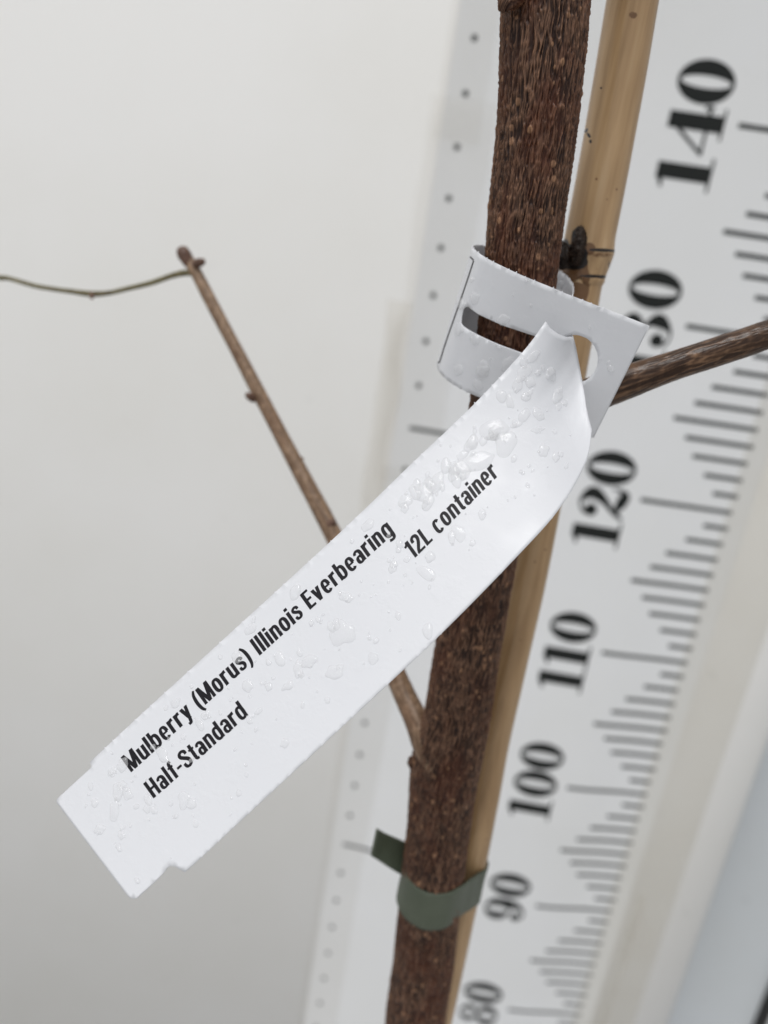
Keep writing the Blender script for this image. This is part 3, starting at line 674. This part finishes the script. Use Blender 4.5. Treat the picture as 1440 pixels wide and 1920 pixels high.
def text_on(txt, p0, p1, cap_px, up):
    tot = sum(g_l[c][0]+.105 for c in txt)-.105; p0, p1 = np.array(p0, float), np.array(p1, float); Lp = np.linalg.norm(p1-p0); ex = (p1-p0)/Lp; ey = np.array(up, float); ey /= np.linalg.norm(ey)
    VV = []; FF = []; x = 0; k = 0
    for c in txt:
        w, parts = g_l[c]
        for _, L, R in parts:
            b0 = len(VV); k += 1
            for l_, r_ in zip(L, R):
                l_, r_ = np.array(l_), np.array(r_); v_ = (r_-l_)/(np.linalg.norm(r_-l_)+1e-9)*.011; pr = (l_-v_, r_+v_)
                for gx, gy in pr:
                    q_ = p0+ex*((x+gx)/tot*Lp)+ey*(gy*cap_px); h = onto(q_[0], q_[1], .0115+.0006*(k % 5))
                    VV.append(h[0] if h else at(q_[0], q_[1], 13.4))
            for i in range(len(L)-1): FF.append((b0+2*i, b0+2*i+1, b0+2*i+3, b0+2*i+2))
        x += w+.105
    return link('printed_text', mesh_from('printed_text', VV, FF, False), M_print, label)
up = (-20, -28)
text_on('Mulberry (Morus) Illinois Everbearing', (247, 1448), (740, 1000), 34, up)
text_on('Half-Standard', (289, 1497), (466, 1341), 34, up)
text_on('12L container', (775, 1050), (936, 891), 34, up)

# water drops on the label
def drop(px, py, rx, ry, rot, h, tree_=None, seed=0, n=28, rings=7):
    r = np.random.default_rng(seed); V = []; Fq = []
    am = r.normal(0, .055, 4); ph = r.random(4)*6.28
    base = onto(px, py, 0, tree_)
    if base is None: return None
    sc_ = float(-((base[0]-CAM)@RM)[2])/F
    for k in range(rings+1):
        f = k/rings
        for j in range(n):
            t = j/n*2*math.pi; m_ = 1+sum(am[i]*math.cos((i+2)*t+ph[i]) for i in range(4))
            x, y = rx*f*m_*math.cos(t), ry*f*m_*math.sin(t)
            X_ = px+x*math.cos(rot)-y*math.sin(rot); Y_ = py+x*math.sin(rot)+y*math.cos(rot)
            hh = onto(X_, Y_, .0150+.72*h*(1-f*f)**.62*(1+.12*math.cos(2*t+ph[0])*f) if k < rings else .0095, tree_)
            if hh is None: return None
            V.append(hh[0])
    for k in range(rings):
        for j in range(n): j2 = (j+1) % n; Fq.append((k*n+j, k*n+j2, (k+1)*n+j2, (k+1)*n+j))
    return V, Fq
drops = []
def near_text(x, y, s):
    for (x0, y0), (x1, y1) in (((240, 1430), (735, 985)), ((280, 1483), (458, 1328)), ((772, 1030), (925, 880))):
        dx, dy = x1-x0, y1-y0; t = ((x-x0)*dx+(y-y0)*dy)/(dx*dx+dy*dy)
        if -.03 < t < 1.03 and abs((x-x0)*dy-(y-y0)*dx)/math.hypot(dx, dy) < 20+s: return True
    return False
big = [(926, 806, 30, 19, -.2, .055), (948, 832, 20, 26, .5, .05), (888, 868, 44, 16, -.35, .05), (862, 880, 22, 18, .2, .045), (986, 744, 10, 9, 0, .05), (1008, 806, 13, 6, -.2, .03), (968, 797, 13, 5, -.3, .03), (642, 1188, 26, 22, -.6, .06), (580, 1240, 13, 15, .4, .055),
       (222, 1484, 11, 18, .1, .06), (250, 1622, 46, 24, -.1, .025), (236, 1640, 24, 34, -.7, .02), (800, 1075, 22, 11, .5, .03), (795, 925, 17, 20, -.5, .045), (1000, 668, 16, 8, -.8, .04), (982, 700, 18, 12, -.9, .03), (650, 1120, 14, 10, .2, .04), (628, 1260, 18, 14, -.4, .045), (560, 1255, 9, 18, 0, .05),
       (330, 1318, 12, 8, -.8, .04), (470, 1180, 13, 9, -.7, .04), (690, 985, 15, 9, -.8, .04), (760, 940, 13, 14, .3, .045), (820, 905, 12, 22, .4, .04), (215, 1520, 9, 22, .1, .05), (345, 1500, 12, 16, .2, .03), (188, 1555, 12, 9, -.5, .04), (860, 1000, 12, 18, -.4, .03), (700, 1235, 10, 12, 0, .035)]
for k, d in enumerate(big): drops.append((d, drop(*d, seed=100+k)))
for k in range(330):
    t = random.random()**1.05; b = min(.96, max(.04, random.triangular(.02, .95, .22))); a = .25+t*(TL-.9)
    p = proj(tongue(np.array(a), np.array(b))); s = random.choice([1.6, 2, 2.4, 3, 4, 5.5, 7.5, 10]); el_ = random.uniform(1, 1.9)
    if near_text(float(p[0]), float(p[1]), s) and random.random() < .85: continue
    d = (float(p[0]), float(p[1]), s, s*el_, random.uniform(-.6, .9), .0042*s+.007)
    drops.append((d, drop(*d, seed=1000+k, n=22, rings=7)))
for k in range(60):
    px, py = random.uniform(850, 1190), random.uniform(520, 790); s = random.choice([2, 3, 4, 6, 9, 12]); d = (px, py, s, s*1.3, random.uniform(-1, 1), .0035*s+.006)
    if math.hypot(px-1078, py-673) < 60+s: continue
    d2 = onto(px, py, 0, None if False else bvh)
    hp_ = onto(px, py, 0, bvhP)
    if d2 is None or hp_ is None or np.linalg.norm(d2[0]-hp_[0]) > .05: continue
    drops.append((d, drop(*d, bvhP, seed=3000+k, n=16, rings=5)))
drops = [x for x in drops if x[1]]; drops.sort(key=lambda x: -x[0][2]*x[0][3])
for d, (v, f) in drops[:95]: link('water_drop', mesh_from('water_drop', v, f), M_water, label)
Vr, Fr = [], []
for d, (v, f) in drops[95:]: Fr += [tuple(x+len(Vr) for x in q_) for q_ in f]; Vr += v
rest = link('water_droplets', mesh_from('water_droplets', Vr, Fr), M_water, label); rest['kind'] = 'stuff'
